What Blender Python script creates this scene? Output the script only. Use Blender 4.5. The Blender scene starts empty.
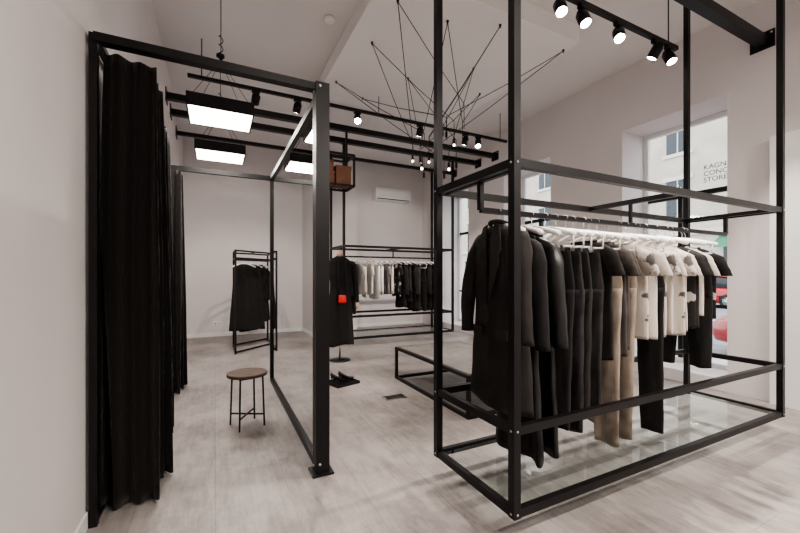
import bpy, math, random
from mathutils import Vector, Matrix
R=random.Random(7)
sc=bpy.context.scene
COL=sc.collection
# ---------------- materials ----------------
def mat(name,col,rough=.6,metal=0,bump=0,bscale=20,var=0,vscale=3,emit=None,es=0,trans=0,ior=1.45,sheen=0,coat=0,spec=None,detail=6,stretch=None,pos=(.3,.7),col2=None):
    m=bpy.data.materials.new(name); m.use_nodes=True
    nt=m.node_tree; b=nt.nodes['Principled BSDF']
    b.inputs['Base Color'].default_value=(*col,1)
    b.inputs['Roughness'].default_value=rough; b.inputs['Metallic'].default_value=metal
    b.inputs['IOR'].default_value=ior
    if trans: b.inputs['Transmission Weight'].default_value=trans
    if sheen: b.inputs['Sheen Weight'].default_value=sheen
    if coat: b.inputs['Coat Weight'].default_value=coat
    if spec is not None: b.inputs['Specular IOR Level'].default_value=spec
    if emit: b.inputs['Emission Color'].default_value=(*emit,1); b.inputs['Emission Strength'].default_value=es
    tc=nt.nodes.new('ShaderNodeTexCoord')
    if var or col2:
        n=nt.nodes.new('ShaderNodeTexNoise'); n.inputs['Scale'].default_value=vscale; n.inputs['Detail'].default_value=detail
        nt.links.new(tc.outputs['Object'],n.inputs['Vector'])
        r=nt.nodes.new('ShaderNodeValToRGB')
        r.color_ramp.elements[0].position=pos[0]; r.color_ramp.elements[1].position=pos[1]
        r.color_ramp.elements[0].color=(*[max(0,c*(1-var)) for c in col],1)
        r.color_ramp.elements[1].color=(*(col2 or [min(1,c*(1+var)) for c in col]),1)
        nt.links.new(n.outputs['Fac'],r.inputs['Fac']); nt.links.new(r.outputs['Color'],b.inputs['Base Color'])
    if bump:
        n=nt.nodes.new('ShaderNodeTexNoise'); n.inputs['Scale'].default_value=bscale; n.inputs['Detail'].default_value=4
        mp=nt.nodes.new('ShaderNodeMapping'); mp.inputs['Scale'].default_value=stretch or (1,1,1)
        nt.links.new(tc.outputs['Object'],mp.inputs['Vector']); nt.links.new(mp.outputs[0],n.inputs['Vector'])
        bp=nt.nodes.new('ShaderNodeBump'); bp.inputs['Strength'].default_value=bump; bp.inputs['Distance'].default_value=.02
        nt.links.new(n.outputs['Fac'],bp.inputs['Height']); nt.links.new(bp.outputs['Normal'],b.inputs['Normal'])
    return m
M={}
M['wall']=mat('wall_plaster',(.72,.685,.69),.85,bump=.05,bscale=60,var=.03,vscale=1.2)
M['ceil']=mat('ceiling_plaster',(.78,.75,.75),.9,var=.02,vscale=1)
M['panel']=mat('ceiling_panel_paint',(.86,.835,.83),.9,var=.02,vscale=1)
M['white']=mat('white_paint',(.84,.84,.84),.45)
M['black']=mat('black_steel',(.010,.009,.010),.42,metal=.3,bump=.02,bscale=80)
M['steel']=mat('bolt_steel',(.6,.6,.6),.3,metal=1)
M['mirror']=mat('mirror_silver',(.86,.87,.87),.02,metal=1)
def glassmat(name,tint=(1,1,1)):
    m=bpy.data.materials.new(name); m.use_nodes=True; nt=m.node_tree; nt.nodes.clear(); L=nt.links
    o=nt.nodes.new('ShaderNodeOutputMaterial'); t=nt.nodes.new('ShaderNodeBsdfTransparent'); g=nt.nodes.new('ShaderNodeBsdfGlossy')
    t.inputs['Color'].default_value=(*tint,1); g.inputs['Roughness'].default_value=.02
    f=nt.nodes.new('ShaderNodeLayerWeight'); f.inputs['Blend'].default_value=.5
    p=nt.nodes.new('ShaderNodeMath'); p.operation='POWER'; p.inputs[1].default_value=4; L.new(f.outputs['Facing'],p.inputs[0])
    q=nt.nodes.new('ShaderNodeMath'); q.operation='MULTIPLY_ADD'; q.inputs[1].default_value=.85; q.inputs[2].default_value=.07; L.new(p.outputs[0],q.inputs[0])
    mx=nt.nodes.new('ShaderNodeMixShader'); L.new(q.outputs[0],mx.inputs['Fac'])
    L.new(t.outputs[0],mx.inputs[1]); L.new(g.outputs[0],mx.inputs[2]); L.new(mx.outputs[0],o.inputs['Surface'])
    return m
M['glass']=glassmat('clear_glass',(.90,.94,.93))
M['wglass']=glassmat('window_glass',(.97,.98,.98))
ST=(1,1,.25)
M['curtain']=mat('curtain_velvet',(.013,.011,.0105),1.0,bump=.4,bscale=60,sheen=.16,spec=.05,stretch=ST)
M['wool']=mat('black_wool',(.013,.012,.012),.9,bump=.35,bscale=25,spec=.3,sheen=.04,stretch=ST)
M['wool2']=mat('charcoal_wool',(.026,.023,.022),.85,bump=.35,bscale=18,var=.3,vscale=6,spec=.3,stretch=ST)
M['denim']=mat('dark_denim',(.024,.022,.023),.8,bump=.35,bscale=22,var=.5,vscale=8,spec=.3,stretch=ST)
M['leather']=mat('black_leather',(.012,.011,.011),.38,bump=.5,bscale=10,stretch=ST)
M['charc']=mat('faded_grey_cloth',(.06,.053,.048),.85,bump=.4,bscale=18,var=.4,vscale=7,stretch=ST)
M['khaki']=mat('khaki_cloth',(.24,.20,.165),.85,bump=.4,bscale=18,var=.35,vscale=7,stretch=ST)
M['beige']=mat('beige_cotton',(.45,.395,.34),.9,bump=.4,bscale=14,var=.15,vscale=6,stretch=ST)
M['cream']=mat('cream_cotton',(.58,.53,.48),.9,bump=.4,bscale=14,var=.1,vscale=6,stretch=ST)
M['print']=mat('printed_cotton',(.10,.09,.085),.9,bump=.4,bscale=14,var=.05,vscale=9,col2=(.58,.53,.48),pos=(.42,.46),detail=3,stretch=ST)
M['print2']=mat('black_printed_cotton',(.014,.013,.013),.9,bump=.4,bscale=14,var=.05,vscale=10,col2=(.40,.38,.36),pos=(.60,.64),detail=3,stretch=ST)
M['grey']=mat('grey_marl_cotton',(.22,.205,.20),.9,bump=.4,bscale=16,var=.3,vscale=9,stretch=ST)
M['whitec']=mat('white_cotton',(.68,.66,.65),.9,bump=.4,bscale=14,stretch=ST)
M['hanger']=mat('hanger_white',(.88,.86,.84),.35)
M['wood']=mat('dark_walnut',(.085,.052,.04),.5,var=.4,vscale=12,bump=.1,bscale=60)
M['tabletop']=mat('table_grey_oak',(.17,.155,.145),.4,var=.25,vscale=9)
M['box']=mat('copper_box',(.22,.10,.06),.5,var=.2,vscale=4)
M['emit']=mat('lamp_diffuser',(1,1,1),.5,emit=(1,.92,.78),es=10)
M['bulb']=mat('spot_lens',(1,1,1),.5,emit=(1,.9,.78),es=120)
M['glow']=mat('small_bulb',(1,1,1),.5,emit=(1,.9,.75),es=10)
M['red']=mat('red_fabric',(.7,.03,.02),.5)
M['carred']=mat('red_car_paint',(.45,.012,.018),.3,coat=1)
M['carglass']=mat('car_glass',(.03,.035,.04),.08)
M['tyre']=mat('tyre_rubber',(.02,.02,.02),.8)
M['skin']=mat('mannequin_skin',(.62,.40,.33),.5)
M['asphalt']=mat('asphalt',(.30,.30,.31),.9,var=.15,vscale=2)
M['facade']=mat('facade_stone',(.58,.52,.44),.9,var=.12,vscale=.8)
M['facade2']=mat('facade_trim',(.70,.66,.60),.9)
M['green']=mat('shop_awning_green',(.08,.25,.16),.8)
M['darkwin']=mat('street_window_glass',(.06,.07,.08),.1)
M['text']=mat('lettering_vinyl',(.05,.05,.05),.6)
def floormat():
    m=bpy.data.materials.new('grey_plank_floor'); m.use_nodes=True; nt=m.node_tree; b=nt.nodes['Principled BSDF']; L=nt.links
    tc=nt.nodes.new('ShaderNodeTexCoord')
    mp=nt.nodes.new('ShaderNodeMapping'); mp.inputs['Rotation'].default_value=(0,0,math.pi/2); L.new(tc.outputs['Object'],mp.inputs['Vector'])
    def noise(sc_,det,strx,ro=.65):
        q=nt.nodes.new('ShaderNodeMapping'); q.inputs['Scale'].default_value=strx; L.new(tc.outputs['Object'],q.inputs['Vector'])
        n=nt.nodes.new('ShaderNodeTexNoise'); n.inputs['Scale'].default_value=sc_; n.inputs['Detail'].default_value=det; n.inputs['Roughness'].default_value=ro
        L.new(q.outputs[0],n.inputs['Vector']); return n
    n=noise(1.5,9,(1,.8,1)); n2=noise(9,10,(2.6,.3,1),.8); n3=noise(5,10,(1,.8,1),.85)
    a=nt.nodes.new('ShaderNodeMath'); a.operation='MULTIPLY_ADD'; a.inputs[1].default_value=.75; L.new(n2.outputs['Fac'],a.inputs[0]); L.new(n.outputs['Fac'],a.inputs[2])
    a2=nt.nodes.new('ShaderNodeMath'); a2.operation='MULTIPLY_ADD'; a2.inputs[1].default_value=.45; L.new(n3.outputs['Fac'],a2.inputs[0]); L.new(a.outputs[0],a2.inputs[2])
    a3=nt.nodes.new('ShaderNodeMath'); a3.operation='MULTIPLY'; a3.inputs[1].default_value=.83; L.new(a2.outputs[0],a3.inputs[0])
    r=nt.nodes.new('ShaderNodeValToRGB'); e=r.color_ramp.elements
    e[0].position=.72; e[0].color=(.165,.147,.140,1); e[1].position=1.0; e[1].color=(.37,.340,.328,1)
    L.new(a3.outputs[0],r.inputs['Fac'])
    br=nt.nodes.new('ShaderNodeTexBrick'); br.offset=0.5; br.inputs['Scale'].default_value=1; br.inputs['Brick Width'].default_value=1.8; br.inputs['Row Height'].default_value=.40
    br.inputs['Mortar Size'].default_value=.0025; br.inputs['Color1'].default_value=(1,1,1,1); br.inputs['Color2'].default_value=(.91,.91,.91,1); br.inputs['Mortar'].default_value=(.72,.72,.72,1)
    L.new(mp.outputs[0],br.inputs['Vector'])
    mc=nt.nodes.new('ShaderNodeMix'); mc.data_type='RGBA'; mc.blend_type='MULTIPLY'; mc.inputs['Factor'].default_value=1
    L.new(r.outputs['Color'],mc.inputs['A']); L.new(br.outputs['Color'],mc.inputs['B']); L.new(mc.outputs['Result'],b.inputs['Base Color'])
    r2=nt.nodes.new('ShaderNodeMapRange'); r2.inputs['To Min'].default_value=.30; r2.inputs['To Max'].default_value=.55
    L.new(n2.outputs['Fac'],r2.inputs['Value']); L.new(r2.outputs[0],b.inputs['Roughness'])
    return m
M['floor']=floormat()
# ---------------- mesh builder ----------------
class MB:
    def __init__(s): s.v=[];s.f=[];s.mi=[];s.sm=[];s.mats=[]
    def m(s,k):
        if k not in s.mats: s.mats.append(k)
        return s.mats.index(k)
    def add(s,vs,fs,k,smooth=False):
        o=len(s.v); s.v+= [tuple(v) for v in vs]; i=s.m(k)
        for f in fs: s.f.append([a+o for a in f]); s.mi.append(i); s.sm.append(smooth)
    def box(s,a,b,k):
        x0,y0,z0=[min(p,q) for p,q in zip(a,b)]; x1,y1,z1=[max(p,q) for p,q in zip(a,b)]
        s.add([(x0,y0,z0),(x1,y0,z0),(x1,y1,z0),(x0,y1,z0),(x0,y0,z1),(x1,y0,z1),(x1,y1,z1),(x0,y1,z1)],
          [(0,3,2,1),(4,5,6,7),(0,1,5,4),(1,2,6,5),(2,3,7,6),(3,0,4,7)],k)
    def bar(s,p,q,w,k,h=None):
        p=Vector(p);q=Vector(q);d=(q-p).normalized(); h=h or w
        up=Vector((0,0,1)) if abs(d.z)<.95 else Vector((0,1,0))
        a=d.cross(up).normalized()*w/2; c=a.cross(d).normalized()*h/2
        vs=[]
        for t in (p,q): vs+=[t-a-c,t+a-c,t+a+c,t-a+c]
        s.add(vs,[(0,1,2,3),(7,6,5,4),(0,4,5,1),(1,5,6,2),(2,6,7,3),(3,7,4,0)],k)
    def tube(s,pts,r,k,n=8,cap=True):
        pts=[Vector(p) for p in pts]; rings=[]
        rr=r if isinstance(r,(list,tuple)) else [r]*len(pts)
        pa=None
        for i,p in enumerate(pts):
            d=(pts[min(i+1,len(pts)-1)]-pts[max(i-1,0)]).normalized()
            if pa is None:
                up=Vector((0,0,1)) if abs(d.z)<.9 else Vector((0,1,0)); pa=d.cross(up).normalized()
            else:
                pa=(pa-d*pa.dot(d)).normalized()
            c=d.cross(pa)
            rings.append([p+(pa*math.cos(2*math.pi*j/n)+c*math.sin(2*math.pi*j/n))*rr[i] for j in range(n)])
        s.loft(rings,k,cap)
    def loft(s,rings,k,cap=True,smooth=True):
        n=len(rings[0]); vs=[p for r in rings for p in r]; fs=[]
        for i in range(len(rings)-1):
            for j in range(n):
                a=i*n+j;b=i*n+(j+1)%n; fs.append((a,b,b+n,a+n))
        if cap: fs.append(tuple(range(n))[::-1]); fs.append(tuple((len(rings)-1)*n+j for j in range(n)))
        s.add(vs,fs,k,smooth)
    def obj(s,name,loc=(0,0,0),rz=0,parent=None,bevel=0):
        me=bpy.data.meshes.new(name); me.from_pydata(s.v,[],s.f)
        for k in s.mats: me.materials.append(M[k])
        me.polygons.foreach_set('material_index',s.mi); me.polygons.foreach_set('use_smooth',s.sm); me.update()
        import bmesh
        bm=bmesh.new(); bm.from_mesh(me); bmesh.ops.recalc_face_normals(bm,faces=bm.faces); bm.to_mesh(me); bm.free()
        o=bpy.data.objects.new(name,me); COL.objects.link(o); o.location=loc; o.rotation_euler=(0,0,rz)
        if parent: o.parent=parent
        if bevel:
            b=o.modifiers.new('bevel','BEVEL'); b.width=bevel; b.segments=2; b.limit_method='ANGLE'
        return o
def interp(tab,z):
    if z>=tab[0][0]: return tab[0][1:]
    for a,b in zip(tab,tab[1:]):
        if z>=b[0]:
            t=(a[0]-z)/(a[0]-b[0]); return tuple(p+(q-p)*t for p,q in zip(a[1:],b[1:]))
    return tab[-1][1:]
# ---------------- room shell ----------------
XL,XR,YN,YF,H=-.60,5.13,-3.0,8.95,4.2
T=.62
mb=MB(); mb.box((XL-.2,YN-.2,-.12),(XR+T,YF+.2,0),'floor'); mb.obj('floor')
mb=MB(); mb.box((XL-.2,YN-.2,H),(XR+T,YF+.2,H+.15),'ceil'); mb.obj('ceiling')
mb=MB(); mb.box((1.36,2.93,4.0),(3.78,5.6,4.2),'panel'); mb.obj('ceiling_panel')
mb=MB(); mb.box((XL-.2,YN,0),(XL,YF,H),'wall'); mb.obj('wall_left')
mb=MB(); mb.box((XL-.2,YF,0),(XR+T,YF+.2,H),'wall'); mb.obj('wall_far')
mb=MB(); mb.box((1.9,YF-.28,0),(3.12,YF,H),'wall'); mb.obj('wall_far_pilaster')
mb=MB(); mb.box((XL-.2,YN-.2,0),(XR+T,YN,H),'wall'); mb.obj('wall_near')
wins=[(2.1,3.3),(4.55,5.7),(6.85,7.95),(-2.2,-.9)]
mb=MB(); ys=sorted(wins); y=YN
for a,b in ys:
    mb.box((XR,y,0),(XR+T,a,H),'wall'); mb.box((XR,a,0),(XR+T,b,.14),'wall'); mb.box((XR,a,3.34),(XR+T,b,H),'wall'); y=b
mb.box((XR,y,0),(XR+T,YF,H),'wall')
mb.box((XR-.07,YN,0),(XR,1.72,2.72),'white')
mb.obj('wall_right')
for i,(a,b) in enumerate(wins):
    mb=MB(); x0,x1=XR+T-.12,XR+T-.06; w=.06
    mb.box((x0,a,.14),(x1,a+w,3.34),'white'); mb.box((x0,b-w,.14),(x1,b,3.34),'white')
    mb.box((x0,a+w,.14),(x1,b-w,.14+w),'white'); mb.box((x0,a+w,3.34-w),(x1,b-w,3.34),'white')
    mb.box((x0,a+w,2.35),(x1,b-w,2.41),'black'); mb.box((x0,(a+b)/2+.1,.2),(x1,(a+b)/2+.15,2.35),'black')
    mb.box((x0-.01,a+w,.9),(x0,b-w,.94),'black')
    g=x0+.03; mb.add([(g,a+w,.2),(g,b-w,.2),(g,b-w,3.28),(g,a+w,3.28)],[(0,1,2,3)],'wglass')
    mb.obj('window_%d'%(i+1))
mb=MB(); mb.box((XL,YN,0),(XL+.012,YF,.08),'white'); mb.obj('baseboard_left')
mb=MB(); mb.box((XL,YF-.012,0),(1.9,YF,.08),'white'); mb.box((3.12,YF-.012,0),(XR,YF,.08),'white');mb.box((1.9,YF-.292,0),(3.12,YF-.28,.08),'white'); mb.obj('baseboard_far')
def text(s,loc,size,k,name):
    c=bpy.data.curves.new(name,'FONT'); c.body=s; c.size=size; c.extrude=.001; c.space_line=.95
    o=bpy.data.objects.new(name,c); COL.objects.link(o); o.location=loc; o.rotation_euler=(math.pi/2,0,-math.pi/2); c.materials.append(M[k]); return o
text("KAGNETHEM\nCONCEPT\nSTORE",(5.61,2.545,2.66),.085,'text','window_lettering')
text("SKATEKI",(5.61,2.60,.99),.09,'text','window_lettering')
# ---------------- ceiling beams ----------------
def beam(y,z=3.75,w=.085,x0=XL,x1=XR):
    mb=MB(); mb.box((x0+.012,y-w/2,z-w/2),(x1-.012,y+w/2,z+w/2),'black')
    for x,sg in ((x0,1),(x1,-1)):
        mb.box((x,y-.1,z-.09),(x+sg*.012,y+.1,z+.09),'black')
        for dy in (-.075,.075):
            mb.tube([(x+sg*.012,y+dy,z+.06),(x+sg*.02,y+dy,z+.06)],.01,'steel')
    mb.obj('ceiling_beam')
beam(5.95); beam(6.5); beam(7.4,w=.06); beam(1.80,w=.09)
def track(y,z,x0,x1,heads,zc=H):
    mb=MB(); mb.box((x0,y-.02,z-.02),(x1,y+.02,z+.02),'black')
    for x in (x0+.15,(x0+x1)/2,x1-.15): mb.tube([(x,y,z),(x,y,4.0 if 1.36<x<3.78 and 2.93<y<5.6 else zc)],.006,'black')
    lights=[]
    for (x,aim,on) in heads:
        d=(Vector(aim)-Vector((x,y,z))).normalized(); c=Vector((x,y,z-.12))
        mb.box((x-.05,y-.022,z-.05),(x+.05,y+.022,z-.02),'black')
        mb.tube([(x,y,z-.04),(x,y,z-.10)],.012,'black')
        a=c-d*.07; b=c+d*.07
        mb.tube([a,a+d*.03,a+d*.03+d*.001,b],[.035,.04,.052,.052],'black',n=16)
        mb.tube([b+d*.001,b+d*.003],.043,'bulb' if on else 'steel',n=16)
        if on: lights.append((b+d*.02,d,on))
    o=mb.obj('track_spotlights')
    for p,d,e in lights:
        l=bpy.data.lights.new('spot_lamp','SPOT'); l.energy=e; l.spot_size=math.radians(70); l.spot_blend=.5; l.shadow_soft_size=.02; l.color=(1,.90,.81)
        lo=bpy.data.objects.new('spot_lamp',l); COL.objects.link(lo); lo.location=p; lo.rotation_euler=d.to_track_quat('-Z','Y').to_euler(); lo.parent=o
S=135
track(2.24,3.72,.6,4.40,[(2.64,(1.8,.6,0),S*1.3),(2.93,(3.0,.8,0),S*2),(3.43,(2.2,1.0,.4),S*1.2),(4.03,(3.6,4.5,.2),S),(4.26,(4.2,.6,0),S*2),(1.2,(1.2,3.6,0),S)])
track(5.15,3.72,XL+.3,4.7,[(1.86,(1.3,2.6,.8),S*1.5),(2.91,(3.0,7.1,.9),S),(3.29,(3.9,8.5,1.5),S),(3.79,(4.2,7,.8),S),(4.06,(3.3,4.2,.4),S),(1.0,(.6,7.5,1),S*.9),(.47,(.2,8.8,1.5),S*.7)],)
track(-.6,3.72,.3,4.6,[(.8,(.2,2.6,.4),S*.7),(1.8,(1.6,1.6,.9),S*1.5),(2.8,(2.6,1.6,.8),S*1.5),(3.8,(3.6,1.6,.9),S*1.2),(4.3,(5,1.2,1.5),S)])  # extra track added behind the camera, unseen, to light rack and near walls
def softbox(x,y,z,e,w=.6,dp=.5):
    mb=MB(); t=.12
    mb.box((x-w/2,y-dp/2,z+.012),(x+w/2,y+dp/2,z+t),'black')
    for a,b in (((x-w/2,y-dp/2),(x-w/2+.015,y+dp/2)),((x+w/2-.015,y-dp/2),(x+w/2,y+dp/2)),((x-w/2+.015,y-dp/2),(x+w/2-.015,y-dp/2+.015)),((x-w/2+.015,y+dp/2-.015),(x+w/2-.015,y+dp/2))):
        mb.box((a[0],a[1],z),(b[0],b[1],z+.012),'black')
    mb.box((x-w/2+.015,y-dp/2+.015,z+.004),(x+w/2-.015,y+dp/2-.015,z+.012),'emit')
    for sx in (-1,1):
        for sy in (-1,1): mb.tube([(x+sx*w*.42,y+sy*dp*.42,z+t),(x+sx*.02,y+sy*.02,z+.55)],.0025,'black',n=5)
    mb.tube([(x,y,z+.5),(x,y,z+.62)],.014,'black'); 
    mb.tube([(x+.02*math.sin(i*.9),y+.02*math.cos(i*.9),z+.6+i*.012) for i in range(22)],.004,'black',n=5)
    mb.tube([(x,y,z+.6),(x,y,H)],.004,'black',n=6); mb.tube([(x,y,H-.03),(x,y,H)],.05,'black',n=16)
    o=mb.obj('pendant_light_box')
    l=bpy.data.lights.new('lamp_area','AREA'); l.shape='RECTANGLE'; l.size=w*.9; l.size_y=dp*.9; l.energy=e; l.color=(1,.93,.86)
    lo=bpy.data.objects.new('lamp_area',l); COL.objects.link(lo); lo.location=(x,y,z-.01); lo.parent=o
softbox(.05,4.12,2.86,35,.58); softbox(.06,5.42,2.86,35,.58)
softbox(1.8,-1.6,3.3,40,1.2,.6); softbox(3.7,-1.6,3.3,40,1.2,.6)  # added fill lights out of view behind the camera, built like the pendants
# ---------------- fitting room frame ----------------
mb=MB(); k='black'
X0,X1,Y0,Y1=-.565,.63,2.45,4.83
mb.box((X1-.045,Y0-.045,0),(X1+.045,Y0+.045,2.57),k); mb.box((X1-.07,Y0-.07,0),(X1+.07,Y0+.07,.012),k)
mb.box((X1-.025,Y1-.025,0),(X1+.025,Y1+.025,2.53),k)
mb.box((X0-.02,Y0-.025,0),(X0+.015,Y0+.015,2.56),k)
mb.box((X0,Y0-.03,2.52),(X1-.045,Y0+.03,2.565),k)
mb.box((X0,Y1-.025,2.48),(X1-.025,Y1+.025,2.53),k)
mb.box((X1-.025,Y0+.045,2.48),(X1+.025,Y1-.025,2.53),k)
mb.box((X1-.025,Y0+.045,0),(X1+.025,Y1-.025,.05),k)
mb.box((X1-.02,Y0+.09,.05),(X1+.02,Y0+.13,2.48),k)
mb.box((X0-.02,Y0,2.54),(X0+.02,Y1+.9,2.57),k)
mb.box((X0-.02,Y0+.0,0),(X0+.01,Y1,.02),k)
mb.box((X0,3.6,2.50),(X0+.20,3.63,2.53),k)
mb.box((X1-.004,Y0+.13,.05),(X1+.004,Y1-.025,2.48),'mirror')
for z in (.03,2.5): 
    mb.tube([(X1-.046,Y0,z+.02),(X1-.052,Y0,z+.02)],.01,'steel'); mb.tube([(X1-.02,Y0-.046,z+.04),(X1-.02,Y0-.052,z+.04)],.01,'steel')
mb.obj('fitting_room_frame')
def curtain(y0,ln,xc,amp,n,seed,top=2.53):
    r=random.Random(seed); ph=[r.uniform(0,6.28) for _ in range(6)]
    ns,nz=60*n,34; vs=[];fs=[]; bot=.015
    for i in range(nz+1):
        t=i/nz; z=top+(bot-top)*t
        for j in range(ns+1):
            s=j/ns
            a=amp*(.8+.2*min(1,t*1.6))*(1+.15*math.sin(s*9+ph[0]))
            w=2*math.pi*n*s+ph[1]+.35*math.sin(t*3+s*7+ph[2])
            x=xc+a*math.sin(w)+.018*math.sin(3.1*w+ph[3])*(.3+.7*t)+.035*t*math.sin(s*5+ph[4])
            # secondary folds across the pleat faces
            y=y0+ln*s*(1+.10*t)+.03*math.sin(2*w+t*2)*(.5+t*.5)+.022*math.sin(x*62+ph[5]+1.2*math.sin(t*2.2+s*4))
            x=max(x,XL+.03+.004*math.sin(w*3))
            vs.append((x,y,z+(.012*math.sin(w*.5+ph[5]) if i==nz else 0)))
    for i in range(nz):
        for j in range(ns):
            a=i*(ns+1)+j; fs.append((a,a+1,a+ns+2,a+ns+1))
    mb=MB(); mb.add(vs,fs,'curtain',True); o=mb.obj('curtain')
    m=o.modifiers.new('thick','SOLIDIFY'); m.thickness=.005
curtain(2.53,.40,-.430,.125,4,1,2.515); curtain(3.5,.30,-.45,.10,4,2,2.49); curtain(4.72,.42,-.43,.10,5,3,2.475)
# ---------------- racks ----------------
def rack(x0,x1,y0,y1,ztop,bz=.15,mz=.55,tz=1.85,w=.042,name='hanging_clothing_rack',rail=True):
    mb=MB(); h=w/2
    for x in (x0,x1):
        for y in (y0,y1):
            mb.box((x-h,y-h,bz-h),(x+h,y+h,ztop),k)
            for z in (bz,mz,tz):
                mb.tube([(x-h-.003,y,z),(x-h,y,z)],.006,'steel'); mb.tube([(x,y-h-.003,z),(x,y-h,z)],.006,'steel')
            mb.box((x-.05,y-.05,ztop-.01),(x+.05,y+.05,ztop),k)
    for z in (bz,mz,tz):
        for y in (y0,y1): mb.box((x0+h,y-h*.8,z-h),(x1-h,y+h*.8,z+h),k)
        for x in (x0,x1): mb.box((x-h*.8,y0+h,z-h),(x+h*.8,y1-h,z+h),k)
    ym=(y0+y1)/2
    x=x0+(x1-x0)*.5
    mb.bar((x,y0+h,tz),(x,y1-h,tz),w*.8,k)
    if rail:
        for x in (x0+.07,x1-.07):
            mb.bar((x,y0+h,tz),(x,y1-h,tz),w*.7,k)
            mb.bar((x,ym,tz),(x,ym,1.68),.028,k)
        mb.bar((x0+.07,ym,1.68),(x1-.07,ym,1.68),.026,k,.03)
        mb.bar(((x0+x1)/2,ym,tz),((x0+x1)/2,ym,1.68),.02,k)
    z=bz+.012; mb.add([(x0+h,y0+h*.8,z),(x1-h,y0+h*.8,z),(x1-h,y1-h*.8,z),(x0+h,y1-h*.8,z)],[(0,1,2,3)],'glass')
    return mb.obj(name)
rack(1.30,4.23,1.37,2.06,H)
rack(2.10,4.48,6.53,7.37,3.72)
# ---------------- garments ----------------
def hanger(mb,arm=.21,bar=False,drop=.06):
    pts=[(arm*s/8,.006*math.cos(s*.3),-.075-drop*(abs(s)/8)**1.25) for s in range(-8,9)]
    mb.tube(pts,[.010+.007*abs(s)/8 for s in range(-8,9)],'hanger',n=8)
    hk=[(0,0,-.08),(0,0,-.04)]+[(.019*math.cos(a)-0,0,-.001+.019*math.sin(a)) for a in [math.radians(-60+i*24) for i in range(11)]]
    mb.tube(hk,.0028,'steel',n=6)
    if bar:
        mb.tube([(-arm*.97,0,-.205),(arm*.97,0,-.205)],.006,'hanger',n=8)
        for s in(-1,1): mb.tube([(s*arm*.97,0,-.13),(s*arm*.97,0,-.205)],.005,'hanger',n=6)
def panelloft(mb,tab,z0,z1,k,r,cx=lambda t:0,amp=.03,kf=3,nz=28,N=64,hem=.01,cy=lambda t:0):
    p=[r.uniform(0,6.28) for _ in range(6)]; rings=[]
    kf2=kf*r.uniform(2.2,3.2)
    for i in range(nz+1):
        t=i/nz; z=z0+(z1-z0)*t; hw,th=interp(tab,z)
        a=amp*min(1,.15+t*1.2)
        ring=[]
        for j in range(N):
            f=2*math.pi*j/N; c,s=math.cos(f),math.sin(f)
            x=hw*math.copysign(abs(c)**.8,c); u=x/max(.05,hw)
            y=th*math.copysign(abs(s)**.8,s)+a*math.sin(kf*u*1.7+p[0]+.5*math.sin(t*2+p[1]))*(.4+.6*abs(u)) +a*.45*math.sin(kf2*u+p[2]+t*1.2)
            y+=.0025*math.sin(z*21+u*7+p[3])
            zz=z+(hem*math.sin(u*3+p[4])*t)
            ring.append((cx(t)+x,cy(t)+y,zz))
        rings.append(ring)
    mb.loft(rings,k)
def sleeve(mb,s,k,r,L=.58,rx=.055,ry=.045,sw=.205,spread=.05,fw=.04,top=-.135):
    p=r.uniform(0,6.28); rings=[]; n=18; N=20; fw*=r.uniform(.4,1.4)
    for i in range(n+1):
        t=i/n
        cx=s*(sw-.03+ (spread+.03)*t**.7); cz=top-L*t; cy=fw*math.sin(t*2.2)*.9
        q=.55+.45*min(1,t*6); q*=1-.25*t
        q*=1+.02*math.sin(t*23+p)
        ring=[]
        for j in range(N):
            f=2*math.pi*j/N
            ring.append((cx+rx*q*math.cos(f),cy+ry*q*math.sin(f)+.003*math.sin(3*f+t*9),cz-.02*math.cos(f)*s*(1-t)))
        rings.append(ring)
    mb.loft(rings,k)
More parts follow.
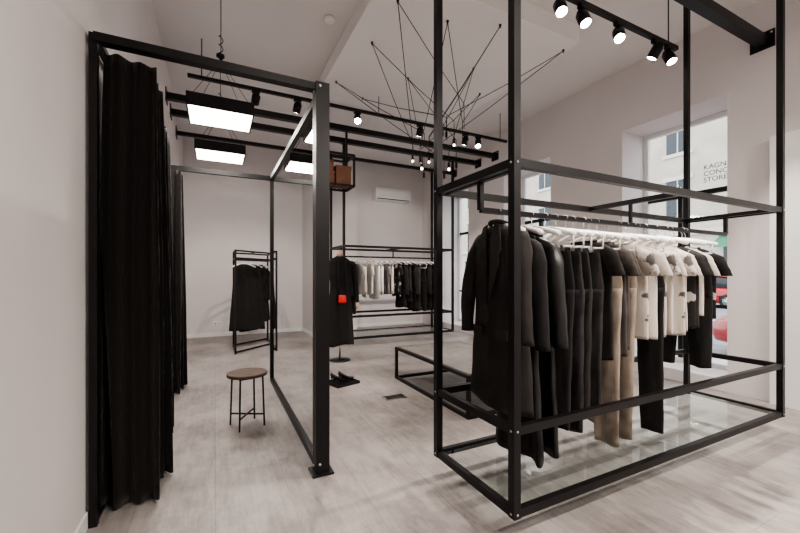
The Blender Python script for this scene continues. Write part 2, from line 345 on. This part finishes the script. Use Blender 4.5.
def garment(kind,k,X,Y,Z=1.68,L=1.0,seed=0,rz=math.pi/2,W=1.0,hang=True,name=None,low=.035):
    r=random.Random(seed*13+5); mb=MB(); g=-low
    if kind in('coat','jacket'):
        tab=[(-.085+g,.055,.04),(-.11+g,.12*W,.045),(-.135+g,.185*W,.05),(-.165+g,.205*W,.05),(-.3,.21*W,.055),(-.55,.18*W,.042),(-L,.235*W,.045)]
        panelloft(mb,tab,-.085+g,-L,k,r,amp=.022,kf=2.8,hem=.02)
        for s in(-1,1): sleeve(mb,s,k,r,L=.60,rx=.062,ry=.05,sw=.20*W,top=-.135+g)
        for s in(-1,1):
            lp=[(s*.035,.052,-.075+g),(s*.08,.050,-.088+g),(s*.125,.074,-.24),(s*.10,.078,-.27),(s*.115,.080,-.30),(s*.012,.074,-.54),(s*.02,.070,-.2)]
            mb.add(lp+[(x,y+.006,z) for x,y,z in lp],[(0,1,2,6),(6,2,3,5),(3,4,5),(7,8,9,13),(13,9,10,12),(10,11,12),(0,1,8,7),(1,2,9,8),(2,3,10,9),(3,4,11,10),(4,5,12,11)],k,False)
            mb.box((s*.07,.048,-.68),(s*.165,.070,-.735),k)
        mb.tube([(.008,.062,-.54-.02*i) for i in range(25)],.004,k,n=5)
        for z in(-.56,-.66): mb.tube([(.02,.06,z),(.02,.074,z)],.011,'black',n=10)
        mb.tube([(.06*math.cos(a),.045*math.sin(a),-.075+g+.012*math.sin(a)) for a in [2*math.pi*i/16 for i in range(17)]],.014,k,n=8,cap=False)
    elif kind=='shirt':
        tab=[(-.105+g,.10,.02),(-.12+g,.14*W,.026),(-.14+g,.185*W,.028),(-.17+g,.20*W,.028),(-.35,.205*W,.03),(-L,.21*W,.028)]
        panelloft(mb,tab,-.105+g,-L,k,r,amp=.016,kf=2.5,hem=.015)
        for s in(-1,1): sleeve(mb,s,k,r,L=.20,rx=.068,ry=.026,sw=.185*W,spread=.075,fw=.02,top=-.13+g)
        mb.tube([(.10*math.cos(a),.022*math.sin(a),-.102+g) for a in [2*math.pi*i/16 for i in range(17)]],.007,k,n=6,cap=False)
    elif kind=='longshirt':
        tab=[(-.105+g,.09,.02),(-.12+g,.14*W,.028),(-.14+g,.185*W,.03),(-.17+g,.20*W,.03),(-.35,.205*W,.032),(-L,.21*W,.03)]
        panelloft(mb,tab,-.105+g,-L,k,r,amp=.018,kf=2.5,hem=.015)
        for s in(-1,1): sleeve(mb,s,k,r,L=.52,rx=.045,ry=.03,sw=.19*W,spread=.045,fw=.03,top=-.14+g)
    elif kind=='trousers':
        tab=[(-.215,.175*W,.018),(-.25,.185*W,.022),(-.46,.21*W,.03),(-.54,.20*W,.03)]
        panelloft(mb,tab,-.215,-.54,k,r,amp=.008,kf=2,nz=10)
        mb.loft([[(.182*W*math.cos(f),.021*math.sin(f),z) for f in [2*math.pi*j/32 for j in range(32)]] for z in(-.21,-.247)],k)
        off=r.uniform(-.03,.03)
        for s in(-1,1):
            tl=[(-.46,.102*W,.03),(-.75,.088*W,.032),(-L,.072*W,.028)]
            panelloft(mb,tl,-.46,-L,k,r,cx=lambda t,s=s:s*(.106*W+.012*t),cy=lambda t,s=s:s*off*t,amp=.010,kf=1.6,N=28,hem=.004)
        for s in(-1,1): mb.box((s*.14-.012,-.024,-.195),(s*.14+.012,.024,-.23),'steel')
    elif kind=='dress':
        tab=[(-.085,.07,.03),(-.12,.15*W,.04),(-.16,.18*W,.045),(-.4,.19*W,.05),(-.6,.2*W,.05),(-L,.25*W,.06)]
        panelloft(mb,tab,-.085,-L,k,r,amp=.03,kf=4)
    if hang: hanger(mb,bar=(kind=='trousers'))
    nm=name or {'coat':'coat','jacket':'jacket','shirt':'t_shirt','longshirt':'shirt','trousers':'trousers','dress':'dress'}[kind]
    return mb.obj(nm,(X,Y,Z),rz)
Y1r=1.715
L1=[('jacket','wool2',1.50,1.14,1.18),('coat','wool',1.65,1.44,1.0),('coat','leather',1.77,1.40,.95),
('trousers','wool',1.87,1.28,1),('trousers','denim',1.96,1.32,1),('trousers','wool2',2.05,1.20,1.0),('trousers','denim',2.14,1.25,1),
('shirt','wool2',2.23,.92,1),('trousers','khaki',2.31,1.48,1.05),('shirt','charc',2.39,.92,1),('shirt','charc',2.46,.88,1),
('trousers','khaki',2.53,1.48,1),('shirt','print',2.61,.82,1),('shirt','cream',2.70,.80,1),('trousers','wool',2.78,1.48,1),('shirt','print',2.86,.82,1),('shirt','cream',2.95,.80,1),('shirt','print',3.04,.80,1),('shirt','cream',3.12,.78,1),('shirt','print2',3.20,.78,1),
('shirt','wool2',3.28,.76,1.0),('shirt','cream',3.36,.7,1.0),('trousers','wool',3.43,1.1,1),('shirt','print2',3.50,.7,1)]
for i,(kd,m,x,L,W) in enumerate(L1):
    garment(kd,m,x,Y1r+R.uniform(-.02,.02),1.68,L,i,math.pi/2+R.uniform(-.13,.13),W,low=0.0 if i==0 else .05)
seq=[('coat','wool',1.1),('coat','wool',1.2),('shirt','whitec',.8),('longshirt','cream',.85),('shirt','whitec',.8),('longshirt','whitec',.9),('longshirt','whitec',.8),('shirt','grey',.8),('longshirt','cream',.8),('shirt','print2',.85),('coat','wool',1.1),('longshirt','wool2',1.0),
('coat','wool',1.15),('coat','wool2',1.2),('trousers','wool',1.2),('coat','wool',1.15),('coat','leather',1.2),('coat','wool',1.2)]
for i,(kd,m,L) in enumerate(seq):
    garment(kd,m,2.3+i*.118,6.95,1.68,L*.93,100+i,math.pi/2+R.uniform(-.25,.25),.95)
# free-standing garment stand near far wall
mb=MB(); w=.03; ax,ay=.30,6.75; bx,by=.95,7.35
for (x,y) in((ax,ay),(bx,by),(ax+.0,ay+.75),(bx,by+.6)):
    mb.bar((x,y,0),(x,y,1.74),w,k)
for z in(.03,1.725,1.60):
    mb.bar((ax,ay,z),(bx,by,z),w*.9,k); mb.bar((ax,ay+.75,z),(bx,by+.6,z),w*.9,k)
    mb.bar((ax,ay,z),(ax,ay+.75,z),w*.9,k); mb.bar((bx,by,z),(bx,by+.6,z),w*.9,k)
mb.bar(((ax+bx)/2,(ay+by)/2,1.725),((ax+bx)/2,(ay+by)/2+.68,1.725),w*.9,k)
mb.bar((ax,ay+.4,1.60),(bx,by+.3,1.60),.022,k)
mb.obj('garment_stand')
for i in range(3):
    t=.25+.22*i; garment(['dress','dress','coat'][i],'wool',ax+(bx-ax)*t,ay+.4+(by-ay-.1)*t,1.60,[1.28,1.3,1.15][i],60+i,math.radians(195+8*i),1.0)
# ---------------- stool ----------------
mb=MB(); r_=.165
rings=[[((r_*q)*math.cos(f),(r_*q)*math.sin(f),z) for f in [2*math.pi*j/40 for j in range(40)]] for z,q in((.435,.95),(.438,1),(.458,1),(.463,.97))]
mb.loft(rings,'wood',smooth=False)
for i in range(4):
    a=math.pi/4+i*math.pi/2+.3; c,s=math.cos(a),math.sin(a)
    mb.bar((.135*c,.135*s,.435),(.150*c,.150*s,0),.014,k)
    a2=a+math.pi/2; 
    mb.bar((.135*c,.135*s,.428),(.135*math.cos(a2),.135*math.sin(a2),.428),.012,k)
for a in (math.pi/4+.3,math.pi*3/4+.3):
    mb.bar((.148*math.cos(a),.148*math.sin(a),.10),(-.148*math.cos(a),-.148*math.sin(a),.10),.012,k)
mb.obj('stool',(.25,3.50,0))
# ---------------- low display table ----------------
mb=MB(); x0,x1,y0,y1=2.06,3.0,2.75,4.25; w=.032
for x in(x0,x1):
    for y in(y0,y1): mb.box((x-w/2,y-w/2,0),(x+w/2,y+w/2,.40),k)
for z in(.016,.384):
    for y in(y0,y1): mb.box((x0+w/2,y-w/2,z-w/2),(x1-w/2,y+w/2,z+w/2),k)
    for x in(x0,x1): mb.box((x-w/2,y0+w/2,z-w/2),(x+w/2,y1-w/2,z+w/2),k)
mb.box((x0+.016,y0+.016,.372),(x1-.016,y1-.016,.404),'tabletop')
mb.obj('low_display_table')
# ---------------- high shelf with boxes ----------------
mb=MB(); x0,x1,y0,y1=1.35,1.95,5.55,5.93; w=.03
for x in(x0,x1):
    for y in(y0,y1): mb.box((x-w/2,y-w/2,2.7),(x+w/2,y+w/2,3.71 if y==y1 else 3.2),k)
for z in(2.71,3.19):
    for y in(y0,y1): mb.box((x0,y-w/2,z-w/2),(x1,y+w/2,z+w/2),k)
    for x in(x0,x1): mb.box((x-w/2,y0,z-w/2),(x+w/2,y1,z+w/2),k)
for i in range(10): mb.bar((x0+.06*i+.03,y0,2.72),(x0+.06*i+.03,y1,2.72),.01,k)
mb.obj('hanging_shelf')
def carton(x,y,z,a,b,c):
    mb=MB(); mb.box((x-a,y-b,z),(x+a,y+b,z+c*.8),'box'); mb.box((x-a-.006,y-b-.006,z+c*.8),(x+a+.006,y+b+.006,z+c),'box'); mb.obj('storage_box',bevel=.004)
carton(1.52,5.74,2.725,.13,.14,.2); carton(1.80,5.74,2.725,.12,.14,.3); carton(1.52,5.74,2.925,.12,.13,.17)
# ---------------- dress form ----------------
mb=MB(); r=random.Random(4)
tab=[(1.62,.03,.03),(1.60,.07,.06),(1.55,.15,.08),(1.50,.19,.10),(1.30,.17,.12),(1.12,.125,.10),(.95,.18,.13),(.25,.22,.16)]
tab=[(1.62,.03,.03),(1.60,.07,.06),(1.55,.15,.08),(1.50,.19,.10),(1.30,.17,.12),(1.12,.125,.10),(.95,.18,.13),(.25,.22,.16)]
panelloft(mb,tab,1.62,.25,'wool',r,amp=.02,kf=4,hem=.02)
for s in(-1,1):
    rings=[]
    for i in range(14):
        t=i/13; rings.append([(s*(.18+.08*t**.6)+.05*(1-.3*t)*math.cos(f),-.03*t+.05*(1-.3*t)*math.sin(f),1.52-.62*t) for f in [2*math.pi*j/16 for j in range(16)]])
    mb.loft(rings,'wool')
    mb.tube([(s*.26,-.03,.90),(s*.265,-.04,.84),(s*.26,-.05,.79)],[.024,.03,.012],'skin',n=10)
mb.tube([(0,0,1.60),(0,0,1.68),(0,0,1.70)],[.05,.046,.02],'skin',n=16)
mb.tube([(0,0,.5),(0,0,.02)],.014,'steel'); mb.tube([(0,0,0),(0,0,.015),(0,0,.03)],[.16,.16,.03],'black',n=28)
mb.obj('dress_form',(1.72,5.55,0),math.radians(-15))
mb=MB()
mb.loft([[(.06*q*math.cos(f),.028*q*math.sin(f),z) for f in [2*math.pi*j/20 for j in range(20)]] for z,q in((.0,.9),(.02,1),(.10,.9),(.115,.8))],'red')
mb.tube([(.05,0,.10),(.065,.03,.35),(.05,.09,.66)],.005,'black',n=6); mb.tube([(-.05,0,.10),(-.065,.03,.35),(-.05,.09,.66)],.005,'black',n=6)
mb.obj('handbag',(1.70,5.36,.90),math.radians(-15))
mb=MB(); mb.box((-.16,-.14,0),(.16,.14,.015),k); 
for a,b in(((-.16,-.14),(.16,-.13)),((-.16,.13),(.16,.14)),((-.16,-.13),(-.15,.13)),((.15,-.13),(.16,.13))): mb.box((*a,.015),(*b,.03),k)
mb.obj('shoe_tray',(1.38,4.35,0),.3)
def heel(x,y,rz,mk='leather',z=.0):
    mb=MB(); rings=[]
    for i in range(12):
        t=i/11; w=.018+.022*math.sin(min(1,t*1.25)*math.pi*.8+.3); zc=.075*(1-t)**1.4*(1-.1*t)
        h=.03+.035*(1-t)**2
        rings.append([(-.11+.23*t,w*math.cos(f),zc+.004+h*.5+h*.5*math.sin(f)) for f in [2*math.pi*j/14 for j in range(14)]])
    mb.loft(rings,mk); mb.tube([(-.10,0,.085),(-.095,0,.03),(-.095,0,0)],[.018,.008,.006],mk,n=8)
    mb.obj('high_heel_shoe',(x,y,z),rz)
heel(1.33,4.33,.4,'leather',.016); heel(1.43,4.37,.5,'leather',.016)
mb=MB(); mb.box((-.12,-.07,0),(.12,.07,.006),'steel'); mb.box((-.10,-.05,.006),(.10,.05,.009),'wool2'); mb.obj('floor_outlet',(1.72,3.60,0))
mb=MB(); 
for i in range(2): mb.box((-.04+i*.085,-.006,0),(.04+i*.085,.0,.08),'white'); mb.tube([(i*.085,-.006,.04),(i*.085,-.012,.04)],.02,'steel',n=14)
mb.obj('wall_socket',(.0,YF,.24))
mb=MB()
pr=[(.004,0),(-.2,0.02),(-.235,.08),(-.235,.27),(-.2,.33),(.004,.33)]
rings=[[(x,a,b) for a,b in pr] for x in(-.5,.5)]
mb.loft(rings,'white',smooth=False); mb.box((-.46,-.225,.035),(.46,-.20,.055),'wool2'); mb.box((-.48,-.24,.12),(.48,-.236,.123),'grey')
mb.obj('air_conditioner',(4.15,YF,3.24),bevel=.006)
mb=MB(); mb.tube([(0,0,0),(0,0,-.03),(0,0,-.045)],[.06,.06,.04],'white',n=24); mb.obj('smoke_detector',(1.15,4.1,H))
# ---------------- spider pendant ----------------
mb=MB(); rr=random.Random(11)
hooks=[(1.62,3.99),(1.50,5.01),(2.74,3.10),(3.72,3.11),(1.60,3.27),(2.2,3.3),(3.5,4.4),(2.0,5.3),(3.0,3.9),(2.35,4.49)]
for i,(hx,hy) in enumerate(hooks):
    hk=Vector((hx,hy,3.985))
    mb.tube([hk,hk+Vector((0,0,.015))],.014,'black',n=8)
    mb.tube([hk-Vector((0,0,.02)),hk],.008,'black',n=8)
    for q in range(2):
        a=6.28*(i+q*.5)/len(hooks)+q*2.2
        end=Vector((2.62+rr.uniform(.15,.45)*math.cos(a),4.2+rr.uniform(.15,.45)*math.sin(a),rr.uniform(2.7,3.2)))
        knee=Vector((end.x,end.y,end.z+rr.uniform(.1,.4)))
        mb.tube([hk,hk.lerp(knee,.5)-Vector((0,0,.02)),knee,end],.0045,'black',n=6)
        if q==0 :
            mb.tube([end,end-Vector((0,0,.07))],.015,'black',n=12)
            if i%2==0:
                e=end-Vector((0,0,.07)); mb.tube([e,e-Vector((0,0,.012)),e-Vector((0,0,.024)),e-Vector((0,0,.032))],[.01,.015,.013,.005],'glow',n=10)
mb.obj('spider_pendant_lamp')
# ---------------- outside ----------------
mb=MB(); mb.box((XR+T,-25,-.2),(60,60,-.12),'asphalt'); mb.box((XR+T,-25,-.12),(7.3,60,-.04),'facade2'); mb.obj('street_ground')
mb=MB(); fx=26
mb.box((fx,-10,-.12),(fx+1,55,3.8),'facade2'); mb.box((fx,-10,3.8),(fx+1,55,17),'facade'); mb.box((fx-.35,-10,3.8),(fx,55,4.1),'facade2')
for j in range(18):
    y=-9+j*3.5
    mb.box((fx-.05,y,.3),(fx,y+2.3,3.0),'darkwin')
    for fl in range(3):
        z=5+fl*4; mb.box((fx-.05,y+.5,z),(fx,y+1.8,z+2.3),'darkwin'); mb.box((fx-.12,y+.3,z+2.3),(fx,y+2,z+2.55),'facade2'); mb.box((fx-.12,y+.3,z-.2),(fx,y+2,z),'facade2')
        mb.box((fx-.07,y+1.12,z),(fx-.05,y+1.18,z+2.3),'facade2')
    if j%2: mb.add([(fx-.05,y-.2,3.6),(fx-.05,y+2.5,3.6),(fx-1.2,y+2.5,2.9),(fx-1.2,y-.2,2.9)],[(0,1,2,3)],'green')
mb.obj('street_building')
def car(x,y,rz):
    mb=MB()
    def ring(s,hw,z0,z1): 
        out=[]
        for j in range(20):
            f=2*math.pi*j/20; c,q=math.cos(f),math.sin(f)
            out.append((s,hw*math.copysign(abs(c)**.45,c),(z0+z1)/2+(z1-z0)/2*math.copysign(abs(q)**.45,q)))
        return out
    mb.loft([ring(*a) for a in((-2.1,.6,.35,.6),(-2.05,.78,.25,.8),(-1.7,.86,.2,.88),(-.9,.88,.2,.93),(.9,.88,.2,.92),(1.5,.86,.2,.82),(1.95,.76,.25,.7),(2.08,.55,.35,.55))],'carred')
    mb.loft([ring(*a) for a in((-1.75,.7,.8,.86),(-1.2,.68,.8,1.36),(-.6,.64,.8,1.45),(.2,.64,.8,1.43),(.6,.68,.8,1.2),(1.1,.74,.8,.85))],'carglass')
    mb.loft([ring(*a) for a in((-1.22,.6,1.36,1.4),(-.6,.61,1.41,1.475),(.2,.6,1.4,1.455),(.34,.58,1.36,1.40))],'carred')
    for sx in(-1.3,1.3):
        for sy in(-1,1):
            mb.tube([(sx,sy*.68,.32),(sx,sy*.9,.32)],.32,'tyre',n=28); mb.tube([(sx,sy*.9,.32),(sx,sy*.91,.32)],.2,'steel',n=20)
    for sy in(-1,1): mb.box((2.0,sy*.45,.52),(2.06,sy*.65,.62),'white'); mb.box((-2.09,sy*.5,.6),(-2.04,sy*.68,.72),'red')
    mb.obj('car',(x,y,-.12),rz)
car(8.6,1.45,math.pi/2); car(20.5,9.3,math.pi/2)
# ---------------- world / camera ----------------
w=bpy.data.worlds.new('overcast_sky'); sc.world=w; w.use_nodes=True
bg=w.node_tree.nodes['Background']; bg.inputs['Color'].default_value=(.88,.94,1,1); bg.inputs['Strength'].default_value=3.4
try:
    sc.view_settings.look='AgX - Medium High Contrast'
except Exception as e: print(e)
cam=bpy.data.cameras.new('camera'); co=bpy.data.objects.new('camera',cam); COL.objects.link(co)
cam.sensor_width=36; cam.lens=16.74; cam.shift_y=.0119; cam.clip_start=.02
co.location=(0,0,1.3); co.rotation_euler=(math.pi/2,0,-math.radians(26.4))
sc.camera=co
